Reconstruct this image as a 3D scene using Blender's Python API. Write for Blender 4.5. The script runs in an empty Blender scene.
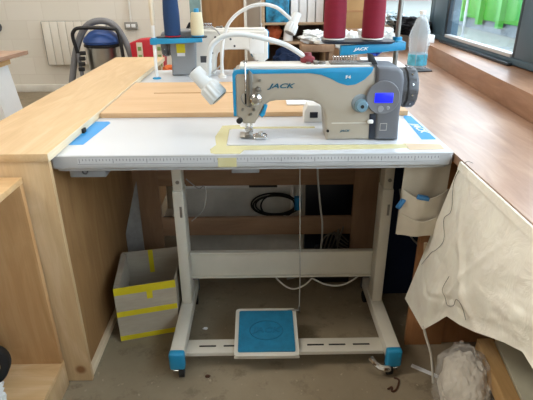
import bpy, bmesh, math, random
from mathutils import Vector, Matrix
random.seed(7)
SC = bpy.context.scene
COL = SC.collection
R = math.radians

# ------------------------------------------------------------------ camera
cd = bpy.data.cameras.new('camera'); cam = bpy.data.objects.new('camera', cd); COL.objects.link(cam)
cd.sensor_width = 36.0; cd.lens = 485.5 / 533 * 36.0; cd.clip_start = 0.02; cd.clip_end = 200
p_, yw_, r_ = R(24.513), R(0.685), R(-0.321)
fw = Vector((math.sin(yw_) * math.cos(p_), math.cos(yw_) * math.cos(p_), -math.sin(p_)))
rt = Vector((math.cos(yw_), -math.sin(yw_), 0)); up = rt.cross(fw)
rt2 = math.cos(r_) * rt + math.sin(r_) * up; up2 = -math.sin(r_) * rt + math.cos(r_) * up
M = Matrix((rt2, up2, -fw)).transposed().to_4x4(); M.translation = (0, 0, 1.31)
cam.matrix_world = M
SC.camera = cam

# ------------------------------------------------------------------ world, light, exposure
SC.view_settings.view_transform = 'Standard'; SC.view_settings.look = 'None'
SC.view_settings.gamma = 1.0; SC.view_settings.exposure = 0.0; SC.view_settings.use_curve_mapping = False
w = bpy.data.worlds.new('overcast_sky'); SC.world = w; w.use_nodes = True
bg = w.node_tree.nodes['Background']; bg.inputs[0].default_value = (0.80, 0.91, 1.0, 1); bg.inputs[1].default_value = 7.2

def area(name, loc, sx, sy, power, color, rot=(0, 0, 0)):
    l = bpy.data.lights.new(name, 'AREA'); l.shape = 'RECTANGLE'; l.size = sx; l.size_y = sy
    l.energy = power; l.color = color
    o = bpy.data.objects.new(name, l); COL.objects.link(o); o.location = loc; o.rotation_euler = rot
    return o
WARM = (1.0, 0.94, 0.86)
for (lx, ly, pw) in ((-2.2, 0.7, 54), (0.0, 1.3, 10), (-2.0, 3.4, 28), (0.1, 3.3, 21), (-1.9, 5.4, 23), (0.0, 5.4, 16), (-1.2, -1.8, 18)):
    area('ceiling_lamp_light', (lx, ly, 2.93), 1.2, 0.4, pw, WARM)

# ------------------------------------------------------------------ materials
def lin(h):
    h = h.lstrip('#'); out = []
    for i in (0, 2, 4):
        c = int(h[i:i + 2], 16) / 255
        out.append(c / 12.92 if c <= 0.04045 else ((c + 0.055) / 1.055) ** 2.4)
    return (*out, 1)

def base(name, rough=0.5, metal=0.0, spec=0.5):
    m = bpy.data.materials.new(name); m.use_nodes = True
    nt = m.node_tree; b = nt.nodes['Principled BSDF']
    b.inputs['Roughness'].default_value = rough; b.inputs['Metallic'].default_value = metal
    b.inputs['Specular IOR Level'].default_value = spec
    return m, nt, b

def coords(nt, scale=(1, 1, 1)):
    tc = nt.nodes.new('ShaderNodeTexCoord'); mp = nt.nodes.new('ShaderNodeMapping')
    mp.inputs['Scale'].default_value = scale
    nt.links.new(tc.outputs['Object'], mp.inputs['Vector'])
    return mp.outputs['Vector']

def ramp(nt, fac, stops):
    r = nt.nodes.new('ShaderNodeValToRGB'); e = r.color_ramp.elements
    while len(e) < len(stops): e.new(0.5)
    for i, (p, c) in enumerate(stops):
        e[i].position = p; e[i].color = lin(c) if isinstance(c, str) else c
    nt.links.new(fac, r.inputs[0]); return r.outputs[0]

def noise(nt, vec, scale, detail=4, rough=0.6, dist=0.0):
    n = nt.nodes.new('ShaderNodeTexNoise'); n.inputs['Scale'].default_value = scale
    n.inputs['Detail'].default_value = detail; n.inputs['Roughness'].default_value = rough
    n.inputs['Distortion'].default_value = dist
    nt.links.new(vec, n.inputs['Vector']); return n.outputs['Fac']

def bump(nt, b, fac, strength=0.2, dist=0.01):
    bp = nt.nodes.new('ShaderNodeBump'); bp.inputs['Strength'].default_value = strength
    bp.inputs['Distance'].default_value = dist
    nt.links.new(fac, bp.inputs['Height']); nt.links.new(bp.outputs[0], b.inputs['Normal'])

def mix(nt, fac, a, b_):
    n = nt.nodes.new('ShaderNodeMix'); n.data_type = 'RGBA'
    if isinstance(fac, float): n.inputs[0].default_value = fac
    else: nt.links.new(fac, n.inputs[0])
    for s, v in ((6, a), (7, b_)):
        if isinstance(v, (str, tuple)): n.inputs[s].default_value = lin(v) if isinstance(v, str) else v
        else: nt.links.new(v, n.inputs[s])
    return n.outputs[2]

def plain(name, c, rough=0.5, metal=0.0, spec=0.5, var=0.06, nscale=6.0, bmp=0.0):
    m, nt, b = base(name, rough, metal, spec)
    v = coords(nt); f = noise(nt, v, nscale)
    col = lin(c); d = tuple(x * (1 - var * 2) for x in col[:3]) + (1,)
    u = tuple(min(1, x * (1 + var)) for x in col[:3]) + (1,)
    nt.links.new(ramp(nt, f, [(0.3, d), (0.7, u)]), b.inputs['Base Color'])
    if bmp: bump(nt, b, noise(nt, v, nscale * 25), bmp, 0.002)
    return m

def wood(name, dark, mid, light, axis=1, rough=0.55, scale=1.0, knots=True, spec=0.4):
    m, nt, b = base(name, rough, 0, spec)
    s = [7 * scale] * 3; s[axis] = 1.3 * scale
    v = coords(nt, tuple(s))
    f1 = noise(nt, v, 2.2, 5, 0.55, 1.1)
    s2 = [90 * scale] * 3; s2[axis] = 3 * scale
    v2 = coords(nt, tuple(s2)); f2 = noise(nt, v2, 2.0, 2, 0.5)
    c = ramp(nt, f1, [(0.25, dark), (0.5, mid), (0.75, light)])
    c2 = ramp(nt, f2, [(0.35, (0.93, 0.92, 0.91, 1)), (0.65, (1, 1, 1, 1))])
    mx = nt.nodes.new('ShaderNodeMix'); mx.data_type = 'RGBA'; mx.blend_type = 'MULTIPLY'; mx.inputs[0].default_value = 0.8
    nt.links.new(c, mx.inputs[6]); nt.links.new(c2, mx.inputs[7]); out = mx.outputs[2]
    if knots:
        vo = nt.nodes.new('ShaderNodeTexVoronoi'); vo.inputs['Scale'].default_value = 3.3
        nt.links.new(coords(nt, (1, 1, 1)), vo.inputs['Vector'])
        k = ramp(nt, vo.outputs['Distance'], [(0.045, (1, 1, 1, 1)), (0.08, (0, 0, 0, 1))])
        out = mix(nt, k, out, '#8a5f38')
    nt.links.new(out, b.inputs['Base Color'])
    bump(nt, b, f2, 0.08, 0.002)
    return m

def concrete():
    m, nt, b = base('worn_concrete', 0.55, 0, 0.35)
    v = coords(nt)
    f = noise(nt, v, 2.1, 8, 0.68); g = noise(nt, v, 14, 5, 0.7)
    c = ramp(nt, f, [(0.30, '#827560'), (0.5, '#8d806a'), (0.70, '#998c76')])
    k = ramp(nt, g, [(0.32, (1, 1, 1, 1)), (0.46, (0, 0, 0, 1))])
    c = mix(nt, k, c, '#7b6e5a')
    h = noise(nt, v, 46, 2, 0.5)
    k2 = ramp(nt, h, [(0.70, (0, 0, 0, 1)), (0.74, (1, 1, 1, 1))])
    c = mix(nt, k2, c, '#a39681')
    nt.links.new(c, b.inputs['Base Color']); bump(nt, b, g, 0.08, 0.004)
    return m

def brickwall():
    m, nt, b = base('painted_brick', 0.6, 0, 0.3)
    v = coords(nt)
    rot = nt.nodes.new('ShaderNodeMapping'); rot.inputs['Rotation'].default_value = (R(90), 0, 0)
    nt.links.new(v, rot.inputs['Vector'])
    br = nt.nodes.new('ShaderNodeTexBrick'); br.inputs['Scale'].default_value = 1.0
    br.inputs['Brick Width'].default_value = 0.44; br.inputs['Row Height'].default_value = 0.215
    br.inputs['Mortar Size'].default_value = 0.006
    br.inputs['Color1'].default_value = lin('#ded7cb'); br.inputs['Color2'].default_value = lin('#d9d2c5')
    br.inputs['Mortar'].default_value = lin('#d6cec1')
    nt.links.new(rot.outputs[0], br.inputs['Vector'])
    nt.links.new(br.outputs['Color'], b.inputs['Base Color'])
    inv = nt.nodes.new('ShaderNodeInvert'); nt.links.new(br.outputs['Fac'], inv.inputs['Color'])
    bump(nt, b, inv.outputs[0], 0.15, 0.006)
    return m

def cloth(name, c, rough=0.9, weave=420, var=0.08, bs=0.12):
    m, nt, b = base(name, rough, 0, 0.15)
    v = coords(nt); f = noise(nt, v, 9, 5)
    col = lin(c)
    nt.links.new(ramp(nt, f, [(0.3, tuple(x * (1 - var) for x in col[:3]) + (1,)), (0.7, tuple(min(1, x * (1 + var)) for x in col[:3]) + (1,))]), b.inputs['Base Color'])
    bump(nt, b, noise(nt, v, weave, 2), bs, 0.001)
    return m

def thin_glass(name, tint=(0.95, 0.98, 1, 1), refl=0.08):
    m = bpy.data.materials.new(name); m.use_nodes = True; nt = m.node_tree; nt.nodes.clear()
    o = nt.nodes.new('ShaderNodeOutputMaterial'); t = nt.nodes.new('ShaderNodeBsdfTransparent'); g = nt.nodes.new('ShaderNodeBsdfGlossy')
    t.inputs[0].default_value = tint; g.inputs['Roughness'].default_value = 0.02
    mx = nt.nodes.new('ShaderNodeMixShader'); mx.inputs[0].default_value = refl
    nt.links.new(t.outputs[0], mx.inputs[1]); nt.links.new(g.outputs[0], mx.inputs[2]); nt.links.new(mx.outputs[0], o.inputs[0])
    return m

def film(name, c, alpha=0.5, rough=0.25, bscale=30, bstr=0.6):
    m = bpy.data.materials.new(name); m.use_nodes = True; nt = m.node_tree
    b = nt.nodes['Principled BSDF']; b.inputs['Base Color'].default_value = lin(c); b.inputs['Roughness'].default_value = rough
    b.inputs['Alpha'].default_value = alpha
    bump(nt, b, noise(nt, coords(nt), bscale, 5, 0.6, 1.5), bstr, 0.01)
    return m

def emit(name, c, s):
    m, nt, b = base(name, 0.3)
    b.inputs['Base Color'].default_value = lin(c); b.inputs['Emission Color'].default_value = lin(c); b.inputs['Emission Strength'].default_value = s
    return m

def wrap_material(name, c, c2):
    # cone thread: fine horizontal windings
    m, nt, b = base(name, 0.65, 0, 0.3)
    wv = nt.nodes.new('ShaderNodeTexWave'); wv.bands_direction = 'Z'; wv.inputs['Scale'].default_value = 90; wv.inputs['Distortion'].default_value = 1.5
    nt.links.new(coords(nt), wv.inputs['Vector'])
    nt.links.new(ramp(nt, wv.outputs['Fac'], [(0.2, c2), (0.8, c)]), b.inputs['Base Color']); bump(nt, b, wv.outputs['Fac'], 0.3, 0.002)
    return m

MT = dict(
    floor=concrete(), brick=brickwall(), paint=plain('white_paint', '#dcd7cd', 0.6), ceil=plain('ceiling_white', '#d8d4cb', 0.8),
    ply=wood('plywood', '#c6a57a', '#ceae83', '#d7ba92', 1), plyz=wood('plywood_upright', '#bd9a70', '#c8a87e', '#d5b892', 2),
    plyx=wood('plywood_cross', '#c69d6c', '#d3ae7e', '#dfc094', 0), plyedge=wood('plywood_edge', '#d2bb96', '#e0ccab', '#e9dabd', 1, knots=False),
    plank=wood('beech_board', '#c9a378', '#d0ab81', '#d7b48c', 0, 0.5, 0.7, False), plankedge=plain('board_edge', '#a8794d', 0.6),
    worktop=wood('oak_worktop', '#94725c', '#a8866f', '#b99a83', 1, 0.36, 1.2, False, 0.75),
    sill=wood('oak_sill', '#8c664d', '#a07a60', '#b48f76', 1, 0.32, 1.2, False, 0.5),
    brown=wood('brown_ply', '#8a6a52', '#97765b', '#a48366', 2, 0.7, 1, False), brownx=wood('brown_ply_cross', '#866750', '#937359', '#a07f63', 0, 0.7, 1, False),
    legwood=wood('bench_leg_wood', '#8a5f3c', '#a06f47', '#b27f55', 2, 0.6, 1, False),
    pine=wood('pine_rail', '#c59a62', '#d5ad76', '#e2c08e', 1, 0.6, 1.3, False),
    laminate=plain('white_laminate', '#c9ccd0', 0.28, 0, 0.5, 0.02, 3), lamedge=plain('grey_edge', '#b9babb', 0.4, 0, 0.5, 0.03),
    cream=plain('cream_steel', '#cfcabd', 0.42, 0, 0.5, 0.04), beige=plain('beige_enamel', '#a59b8c', 0.33, 0, 0.5, 0.02),
    whitee=plain('white_enamel', '#dddad3', 0.35, 0, 0.5, 0.02), blue=plain('teal_blue_plastic', '#1e8cba', 0.4, 0, 0.5, 0.05),
    pad=plain('blue_rubber', '#1b7396', 0.6, 0, 0.4, 0.10, 30, 0.3), paddk=plain('blue_rubber_raised', '#0e6688', 0.6),
    sticker=plain('blue_sticker', '#2090d4', 0.45, 0, 0.4, 0.03), stickertext=plain('sticker_text', '#8cc7e4', 0.5),
    grey=plain('grey_plastic', '#62646a', 0.42, 0, 0.5, 0.03), darkgrey=plain('dark_grey_plastic', '#4a4c50', 0.45), midgrey=plain('mid_grey_plastic', '#8c8f92', 0.45),
    black=plain('black_plastic', '#1a1a1c', 0.5), rubber=plain('black_rubber', '#141414', 0.75), navy=plain('navy_slot', '#0e1a2c', 0.4),
    steel=plain('brushed_steel', '#b9b7b2', 0.28, 1.0), chrome=plain('chrome', '#d3d3d3', 0.14, 1.0), dull=plain('dull_steel', '#8d8a84', 0.4, 0.9),
    screen=emit('lcd_blue', '#1420ff', 0.9), inkd=plain('logo_ink', '#1d5a6e', 0.45), white=plain('white_plastic', '#e2e2e0', 0.4, 0, 0.5, 0.02),
    lampw=plain('lamp_white', '#d5d8d8', 0.38, 0, 0.5, 0.02), lens=plain('lamp_lens', '#6e6a64', 0.3),
    red=plain('crimson', '#bd1226', 0.5), redstrap=plain('red_clamp', '#7d2b33', 0.5), orange=plain('orange', '#d2631f', 0.55),
    yellow=plain('yellow_tape', '#d3c121', 0.45, 0, 0.4, 0.08), paleyellow=film('pale_yellow_tape', '#ece3a8', 0.42, 0.45, 30, 0.1),
    cardboard=wood('grey_cardboard', '#a3978a', '#aba08f', '#b3a896', 0, 0.8, 0.5, False), kraft=plain('kraft_card', '#b08a5c', 0.8),
    label=plain('yellow_label', '#d8c81c', 0.5), paper=plain('paper', '#e6e7e8', 0.7, 0, 0.3, 0.02), bluepic=plain('blue_cover', '#2f8fb8', 0.5, 0, 0.5, 0.4, 14),
    canvas=cloth('cream_canvas', '#fbf5e9'), calico=cloth('calico', '#c8c0b1'), calico2=cloth('calico_pocket', '#d2cabb'), navycloth=cloth('navy_cloth', '#1c263c'),
    blackcloth=cloth('black_cloth', '#1d1e22'), whitecloth=cloth('white_cloth', '#dadbd9', 0.8), wadding=cloth('wadding', '#e3dccf', 0.85, 40, 0.10, 0.7),
    clip=plain('blue_clip', '#3d7fb8', 0.45), threadred=wrap_material('dark_red_thread', '#8a1730', '#6d0f24'),
    threadblue=wrap_material('navy_thread', '#1d3f6e', '#15304f'), threadcream=wrap_material('cream_thread', '#ddd3b4', '#c7bc9b'),
    hose=plain('grey_hose', '#77777a', 0.6), vacblue=plain('vacuum_blue', '#2a4a86', 0.45), heater=plain('heater_white', '#dcd6ca', 0.5, 0, 0.4, 0.02),
    socket=plain('socket_metal', '#8a8780', 0.45), frame=plain('window_frame', '#465d6b', 0.4, 0, 0.5, 0.03), frame_dk=plain('window_sash', '#27333d', 0.4),
    glass=thin_glass('window_glass'), skip=plain('green_skip', '#2c7a1b', 0.5, 0, 0.4, 0.10), skipdk=plain('skip_base', '#5d6468', 0.7),
    ground=plain('asphalt', '#6b6d68', 0.9), bottle=film('bottle_plastic', '#dfe6ea', 0.33, 0.1, 40, 0.5), bottlelabel=plain('bottle_label', '#5db6cf', 0.5, 0, 0.4, 0.3, 20),
    bagfilm=film('bag_film', '#e6e3de', 0.24, 0.12, 22, 0.8), greencard=plain('pale_green_board', '#e2dfc6', 0.75), cable=plain('grey_cable', '#a9a7a2', 0.5),
    wcable=plain('white_cable', '#e4e0d6', 0.5), thread=plain('grey_thread', '#6f675e', 0.8), scrap=plain('brown_scrap', '#4a2c1a', 0.8),
    brickout=plain('far_building', '#8c6f66', 0.8), plate=plain('grey_plate', '#87888a', 0.4), tapewrap=plain('masking_tape', '#d8cdb8', 0.7), leaf=plain('leaf', '#7f9a5a', 0.8),
)

_nt = MT['canvas'].node_tree; _b = _nt.nodes['Principled BSDF']
bump(_nt, _b, noise(_nt, coords(_nt), 13, 4, 0.55, 0.8), 0.55, 0.012)
# ------------------------------------------------------------------ mesh helpers
class MB:
    def __init__(s): s.bm = bmesh.new()
    def box(s, x0, x1, y0, y1, z0, z1, bev=0.0, seg=2, m=None):
        vs = [s.bm.verts.new((x, y, z)) for z in (z0, z1) for (x, y) in ((x0, y0), (x1, y0), (x1, y1), (x0, y1))]
        fs = [s.bm.faces.new([vs[i] for i in q]) for q in ((3, 2, 1, 0), (4, 5, 6, 7), (0, 1, 5, 4), (1, 2, 6, 5), (2, 3, 7, 6), (3, 0, 4, 7))]
        if m is not None:
            for v in vs: v.co = m @ v.co
        if bev > 0:
            es = list({e for f in fs for e in f.edges})
            bmesh.ops.bevel(s.bm, geom=es, offset=bev, segments=seg, profile=0.5, affect='EDGES')
        return s
    def prism(s, pts, a0, a1, axis='y', bev=0.0, seg=2, both=False):
        # pts: 2-D outline (counter-clockwise); extruded from a0 to a1 along axis
        def P(p, a):
            return {'y': (p[0], a, p[1]), 'z': (p[0], p[1], a), 'x': (a, p[0], p[1])}[axis]
        A = [s.bm.verts.new(P(p, a0)) for p in pts]; B = [s.bm.verts.new(P(p, a1)) for p in pts]
        n = len(pts); fA = s.bm.faces.new(A); fB = s.bm.faces.new(B[::-1]); fs = [fA, fB]
        for i in range(n): fs.append(s.bm.faces.new((A[i], B[i], B[(i + 1) % n], A[(i + 1) % n])))
        bmesh.ops.recalc_face_normals(s.bm, faces=fs)
        if bev > 0:
            es = list(fA.edges) + (list(fB.edges) if both else [])
            bmesh.ops.bevel(s.bm, geom=es, offset=bev, segments=seg, profile=0.5, affect='EDGES')
        return s
    def rings(s, rings, cap=True):
        V = [[s.bm.verts.new(p) for p in r] for r in rings]; n = len(rings[0]); fs = []
        for i in range(len(V) - 1):
            for j in range(n):
                fs.append(s.bm.faces.new((V[i][j], V[i][(j + 1) % n], V[i + 1][(j + 1) % n], V[i + 1][j])))
        if cap:
            fs.append(s.bm.faces.new(V[0][::-1])); fs.append(s.bm.faces.new(V[-1]))
        bmesh.ops.recalc_face_normals(s.bm, faces=fs)
        return s
    def lathe(s, prof, origin=(0, 0, 0), axis=(0, 0, 1), n=24, cap=True, mod=None):
        # prof: (radius, distance along axis)
        ax = Vector(axis).normalized(); u = ax.orthogonal().normalized(); v = ax.cross(u); o = Vector(origin); rr = []
        for (r, h) in prof:
            r = max(r, 1e-4); rr.append([])
            for k in range(n):
                t = 2 * math.pi * k / n; q = r * (mod(k) if mod else 1)
                rr[-1].append(o + ax * h + (u * math.cos(t) + v * math.sin(t)) * q)
        return s.rings(rr, cap)
    def cyl(s, a, b, r0, r1=None, n=16):
        a = Vector(a); b = Vector(b); return s.lathe([(r0, 0), (r1 if r1 else r0, (b - a).length)], a, b - a, n)
    def tube(s, pts, r, n=8, smooth=0):
        P = [Vector(p) for p in pts]
        if smooth:
            Q = []
            for i in range(len(P) - 1):
                p0 = P[max(i - 1, 0)]; p1 = P[i]; p2 = P[i + 1]; p3 = P[min(i + 2, len(P) - 1)]
                for k in range(smooth):
                    t = k / smooth
                    Q.append(0.5 * ((2 * p1) + (p2 - p0) * t + (2 * p0 - 5 * p1 + 4 * p2 - p3) * t * t + (3 * p1 - p0 - 3 * p2 + p3) * t ** 3))
            Q.append(P[-1]); P = Q
        rr = []; u = None
        for i, p in enumerate(P):
            d = (P[min(i + 1, len(P) - 1)] - P[max(i - 1, 0)]).normalized()
            u = d.orthogonal().normalized() if u is None else (u - d * u.dot(d)).normalized()
            v = d.cross(u); q = r[0] + (r[1] - r[0]) * i / (len(P) - 1) if isinstance(r, tuple) else r
            rr.append([p + (u * math.cos(2 * math.pi * k / n) + v * math.sin(2 * math.pi * k / n)) * q for k in range(n)])
        return s.rings(rr)
    def grid(s, fn, nu, nv, thick=0.0):
        V = [[s.bm.verts.new(fn(i / nu, j / nv)) for j in range(nv + 1)] for i in range(nu + 1)]
        fs = [s.bm.faces.new((V[i][j], V[i + 1][j], V[i + 1][j + 1], V[i][j + 1])) for i in range(nu) for j in range(nv)]
        bmesh.ops.recalc_face_normals(s.bm, faces=fs)
        if thick: bmesh.ops.solidify(s.bm, geom=fs, thickness=thick)
        return s
    def blob(s, c, rad, sub=4, amp=0.15, freq=3.0, seed=0, flat=None):
        from mathutils import noise as N
        r = bmesh.ops.create_icosphere(s.bm, subdivisions=sub, radius=1.0)
        for v in r['verts']:
            d = v.co.normalized(); k = 1 + amp * N.fractal(d * freq + Vector((seed * 7.3, seed, 0)), 0.8, 2.0, 4) * 1.6
            p = Vector((d.x * rad[0] * k, d.y * rad[1] * k, d.z * rad[2] * k)) + Vector(c)
            if flat is not None and p.z < flat: p.z = flat
            v.co = p
        return s
    def xf(s, m):
        bmesh.ops.transform(s.bm, matrix=m, verts=s.bm.verts); return s
    def build(s, name, mat, parent=None, angle=38, smooth=True):
        me = bpy.data.meshes.new(name)
        if parent is None:
            xs = [v.co for v in s.bm.verts]
            o3 = Vector(((min(v.x for v in xs) + max(v.x for v in xs)) / 2, (min(v.y for v in xs) + max(v.y for v in xs)) / 2, min(v.z for v in xs)))
        else: o3 = ROOT[parent.name]
        for v in s.bm.verts: v.co -= o3
        s.bm.to_mesh(me); s.bm.free(); me.materials.append(MT[mat] if isinstance(mat, str) else mat)
        if smooth: me.shade_smooth(); me.set_sharp_from_angle(angle=R(angle))
        o = bpy.data.objects.new(name, me); COL.objects.link(o)
        if parent is None: o.location = o3; ROOT[o.name] = o3
        else: o.parent = parent; ROOT[o.name] = o3
        return o
ROOT = {}

def tag(o, label, cat, group=None, kind=None):
    o['label'] = label; o['category'] = cat
    if group: o['group'] = group
    if kind: o['kind'] = kind
    return o
def thing(name, loc, label, cat, group=None):
    o = bpy.data.objects.new(name, None); o.empty_display_size = 0.05; COL.objects.link(o); o.location = loc
    ROOT[o.name] = Vector(loc); return tag(o, label, cat, group)
def struct(o): o['kind'] = 'structure'; return o
def copy_tree(o, parent=None):
    c = o.copy(); COL.objects.link(c)
    if parent: c.parent = parent
    for ch in list(o.children): copy_tree(ch, c)
    return c
def text(body, mat, parent, name, size, m, depth=0.0006, shear=0.0, sx=1.0):
    cu = bpy.data.curves.new('t', 'FONT'); cu.body = body; cu.size = size; cu.extrude = depth; cu.shear = shear
    cu.align_x = 'CENTER'; cu.align_y = 'CENTER'; cu.offset = size * 0.025
    t = bpy.data.objects.new('t', cu); COL.objects.link(t)
    bpy.context.view_layer.update()
    me = bpy.data.meshes.new_from_object(t.evaluated_get(bpy.context.evaluated_depsgraph_get()))
    bpy.data.objects.remove(t); bpy.data.curves.remove(cu)
    S = Matrix.Diagonal((sx, 1, 1, 1)); o3 = ROOT[parent.name]
    me.transform(Matrix.Translation(-o3) @ m @ S); me.materials.clear(); me.materials.append(MT[mat])
    o = bpy.data.objects.new(name, me); COL.objects.link(o); o.parent = parent; ROOT[o.name] = o3
    return o
FRONT = Matrix.Rotation(R(90), 4, 'X')            # text plane facing -y

# ================================================================== SETTING
struct(MB().box(-4.0, 1.25, -3.0, 6.5, -0.1, 0).build('floor', 'floor'))
struct(MB().box(-4.0, 1.4, 6.32, 6.5, 0, 3.0).build('wall_back', 'brick'))
struct(MB().box(-4.1, -4.0, -3.0, 6.5, 0, 3.0).build('wall_left', 'paint'))
struct(MB().box(-4.1, 1.4, -3.1, -3.0, 0, 3.0).build('wall_front', 'paint'))
struct(MB().box(-4.1, 1.4, -3.1, 6.5, 3.0, 3.1).build('ceiling', 'ceil'))
# window wall on the right: low wall, head, and the piers between the windows
wr = MB(); wr.box(1.25, 1.40, -3.0, 6.32, 0, 0.93).box(1.25, 1.40, -3.0, 6.32, 2.6, 3.0)
wr.box(1.25, 1.40, -3.0, -2.2, 0.93, 2.6).box(1.25, 1.40, 6.0, 6.32, 0.93, 2.6)
struct(wr.build('wall_right', 'paint'))
struct(MB().box(-4.0, 1.2, 6.295, 6.32, 0, 0.09, 0.004).build('baseboard_back', 'paint'))
struct(MB().box(-0.115, 0.015, 4.72, 4.85, 0, 3.0, 0.006).build('trim_1', 'whitee'))     # white post behind the far machine

def window(n, y0, y1, pier0, pier1):
    root = MB()
    root.box(1.20, 1.29, y0, y1, 0.93, 0.962, 0.004).box(1.20, 1.29, y0, y1, 2.54, 2.6, 0.004)
    root.box(1.20, 1.29, y0, y0 + pier0, 0.962, 2.54, 0.004).box(1.20, 1.29, y1 - pier1, y1, 0.962, 2.54, 0.004)
    fr = struct(root.build('window_%d' % n, 'frame'))
    a, b = y0 + pier0, y1 - pier1
    s = MB(); s.box(1.204, 1.235, a, a + 0.03, 0.962, 2.54, 0.003).box(1.204, 1.235, b - 0.03, b, 0.962, 2.54, 0.003)
    s.box(1.204, 1.235, a + 0.03, b - 0.03, 2.50, 2.54, 0.003); s.build('sash', 'frame_dk', fr)
    MB().box(1.195, 1.235, a + 0.03, b - 0.03, 0.960, 0.978, 0.003).build('sash_sill', 'lamedge', fr)  # pale grey puts the daylight on the lower sash into its colour
    MB().box(1.214, 1.220, a + 0.03, b - 0.03, 0.975, 2.51).build('window_pane', 'glass', fr)
    MB().box(1.175, 1.20, a, b, 0.9255, 0.940, 0.003).build('sill_strip', 'frame_dk', fr)
window(1, 2.10, 3.55, 0.25, 0.24)
window(2, 3.55, 6.0, 0.06, 0.10)
window(3, -0.2, 2.10, 0.10, 0.10)  # this window and the next are unseen, added for more daylight
window(4, -2.2, -0.2, 0.10, 0.10)

# outside the window
struct(MB().box(1.4, 60, -20, 80, -0.12, 0).build('ground_outside', 'ground'))
sk = thing('skip_container', (6.9, 13.5, 0), 'bright green ribbed skip standing outside the window', 'skip')
MB().box(5.95, 7.9, 9.5, 18.0, 0.28, 2.4, 0.02).build('skip_body', 'skip', sk)
MB().box(6.02, 7.8, 9.6, 17.9, 0, 0.28).build('skip_base', 'skipdk', sk)
for i in range(7):
    y = 10.2 + i * 1.2
    MB().prism([(5.84, y - 0.09), (5.95, y - 0.13), (5.95, y + 0.13), (5.84, y + 0.09)], 0.16, 2.35, 'z').build('skip_rib', 'skip', sk)
MB().box(5.82, 7.95, 9.45, 18.05, 2.35, 2.5, 0.02).build('skip_rim', 'skip', sk)
tag(MB().cyl((4.82, 12.05, 0), (4.82, 12.05, 3.0), 0.03).build('signpost', 'midgrey'), 'thin pale pole standing in front of the green skip', 'pole')
bl = thing('far_building', (12, 34, 0), 'dull pink building seen through the far window', 'building')
MB().box(4.0, 22.0, 33, 40, 0, 9).build('facade', 'brickout', bl)
for i in range(5): MB().box(5.5 + i * 3.2, 7.0 + i * 3.2, 32.95, 33.05, 1.2, 3.0).build('window', 'navy', bl)

# ================================================================== BACK OF THE ROOM
rd = thing('panel_heater', (-2.25, 6.26, 0.34), 'white ribbed panel heater mounted on the white back wall', 'heater')
MB().box(-2.64, -1.86, 6.245, 6.31, 0.345, 0.855, 0.01).build('heater_body', 'socket', rd)
for i in range(8): MB().box(-2.625 + i * 0.096, -2.534 + i * 0.096, 6.235, 6.25, 0.347, 0.853, 0.004).build('heater_panel', 'heater', rd)
so = thing('wall_socket', (-1.565, 6.3, 0.745), 'grey double wall socket with conduit above it on the back wall', 'socket')
MB().box(-1.645, -1.49, 6.285, 6.32, 0.75, 0.838, 0.006).build('socket_box', 'socket', so)
MB().box(-1.625, -1.575, 6.279, 6.288, 0.775, 0.815, 0.003).build('socket_face', 'white', so)
MB().box(-1.56, -1.51, 6.279, 6.288, 0.775, 0.815, 0.003).build('socket_face', 'white', so)
MB().cyl((-1.565, 6.305, 0.838), (-1.565, 6.305, 2.9), 0.012, n=10).build('conduit', 'paint', so)

# vacuum cleaner
vc = thing('vacuum_cleaner', (-1.70, 5.5, 0), 'steel drum vacuum cleaner with blue head and grey hose by the back wall', 'vacuum cleaner')
MB().lathe([(0.15, 0.14), (0.165, 0.15), (0.178, 0.648), (0.16, 0.658)], (-1.695, 5.5, 0), n=32).build('drum', 'steel', vc)
MB().lathe([(0.180, 0.652), (0.195, 0.656), (0.198, 0.675), (0.18, 0.685)], (-1.695, 5.5, 0), n=32).build('collar', 'black', vc)
MB().lathe([(0.19, 0.684), (0.20, 0.71), (0.185, 0.745), (0.12, 0.805), (0.06, 0.828), (0.01, 0.832)], (-1.695, 5.5, 0), n=32).build('motor_head', 'vacblue', vc)
MB().lathe([(0.20, 0.09), (0.21, 0.10), (0.20, 0.15), (0.15, 0.16)], (-1.695, 5.5, 0), n=32).build('base_dolly', 'darkgrey', vc)
for sx in (-1, 1):
    for sy in (-1, 1):
        MB().lathe([(0.03, -0.015), (0.045, -0.012), (0.045, 0.012), (0.03, 0.015)], (-1.695 + sx * 0.17, 5.5 + sy * 0.13, 0.045), (1, 0, 0), 16).build('wheel', 'rubber', vc)
MB().tube([(-1.92, 5.40, 0.10), (-1.93, 5.37, 0.55), (-1.95, 5.35, 0.75), (-1.93, 5.34, 0.82), (-1.85, 5.34, 0.855), (-1.55, 5.36, 0.845), (-1.48, 5.37, 0.80), (-1.46, 5.38, 0.55), (-1.47, 5.40, 0.10)], 0.019, 10, 4).build('push_frame', 'black', vc)
MB().tube([(-2.12, 5.42, 0.05), (-2.06, 5.42, 0.30), (-1.97, 5.44, 0.62), (-1.86, 5.46, 0.83), (-1.72, 5.47, 0.91), (-1.55, 5.46, 0.88), (-1.43, 5.44, 0.70), (-1.37, 5.42, 0.45), (-1.36, 5.42, 0.12)], 0.034, 12, 6).build('hose', 'hose', vc)
MB().tube([(-1.90, 5.34, 0.08), (-1.91, 5.33, 0.4), (-1.915, 5.33, 0.60)], 0.02, 10, 3).build('wand', 'hose', vc)
g_ = MB()
for k in range(4): g_.box(-1.93 + 0.012 * k, -1.87 + 0.012 * k, 5.30, 5.34, 0.42 + 0.055 * k, 0.46 + 0.055 * k, 0.006)
g_.build('tool_clip', 'black', vc)

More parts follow.
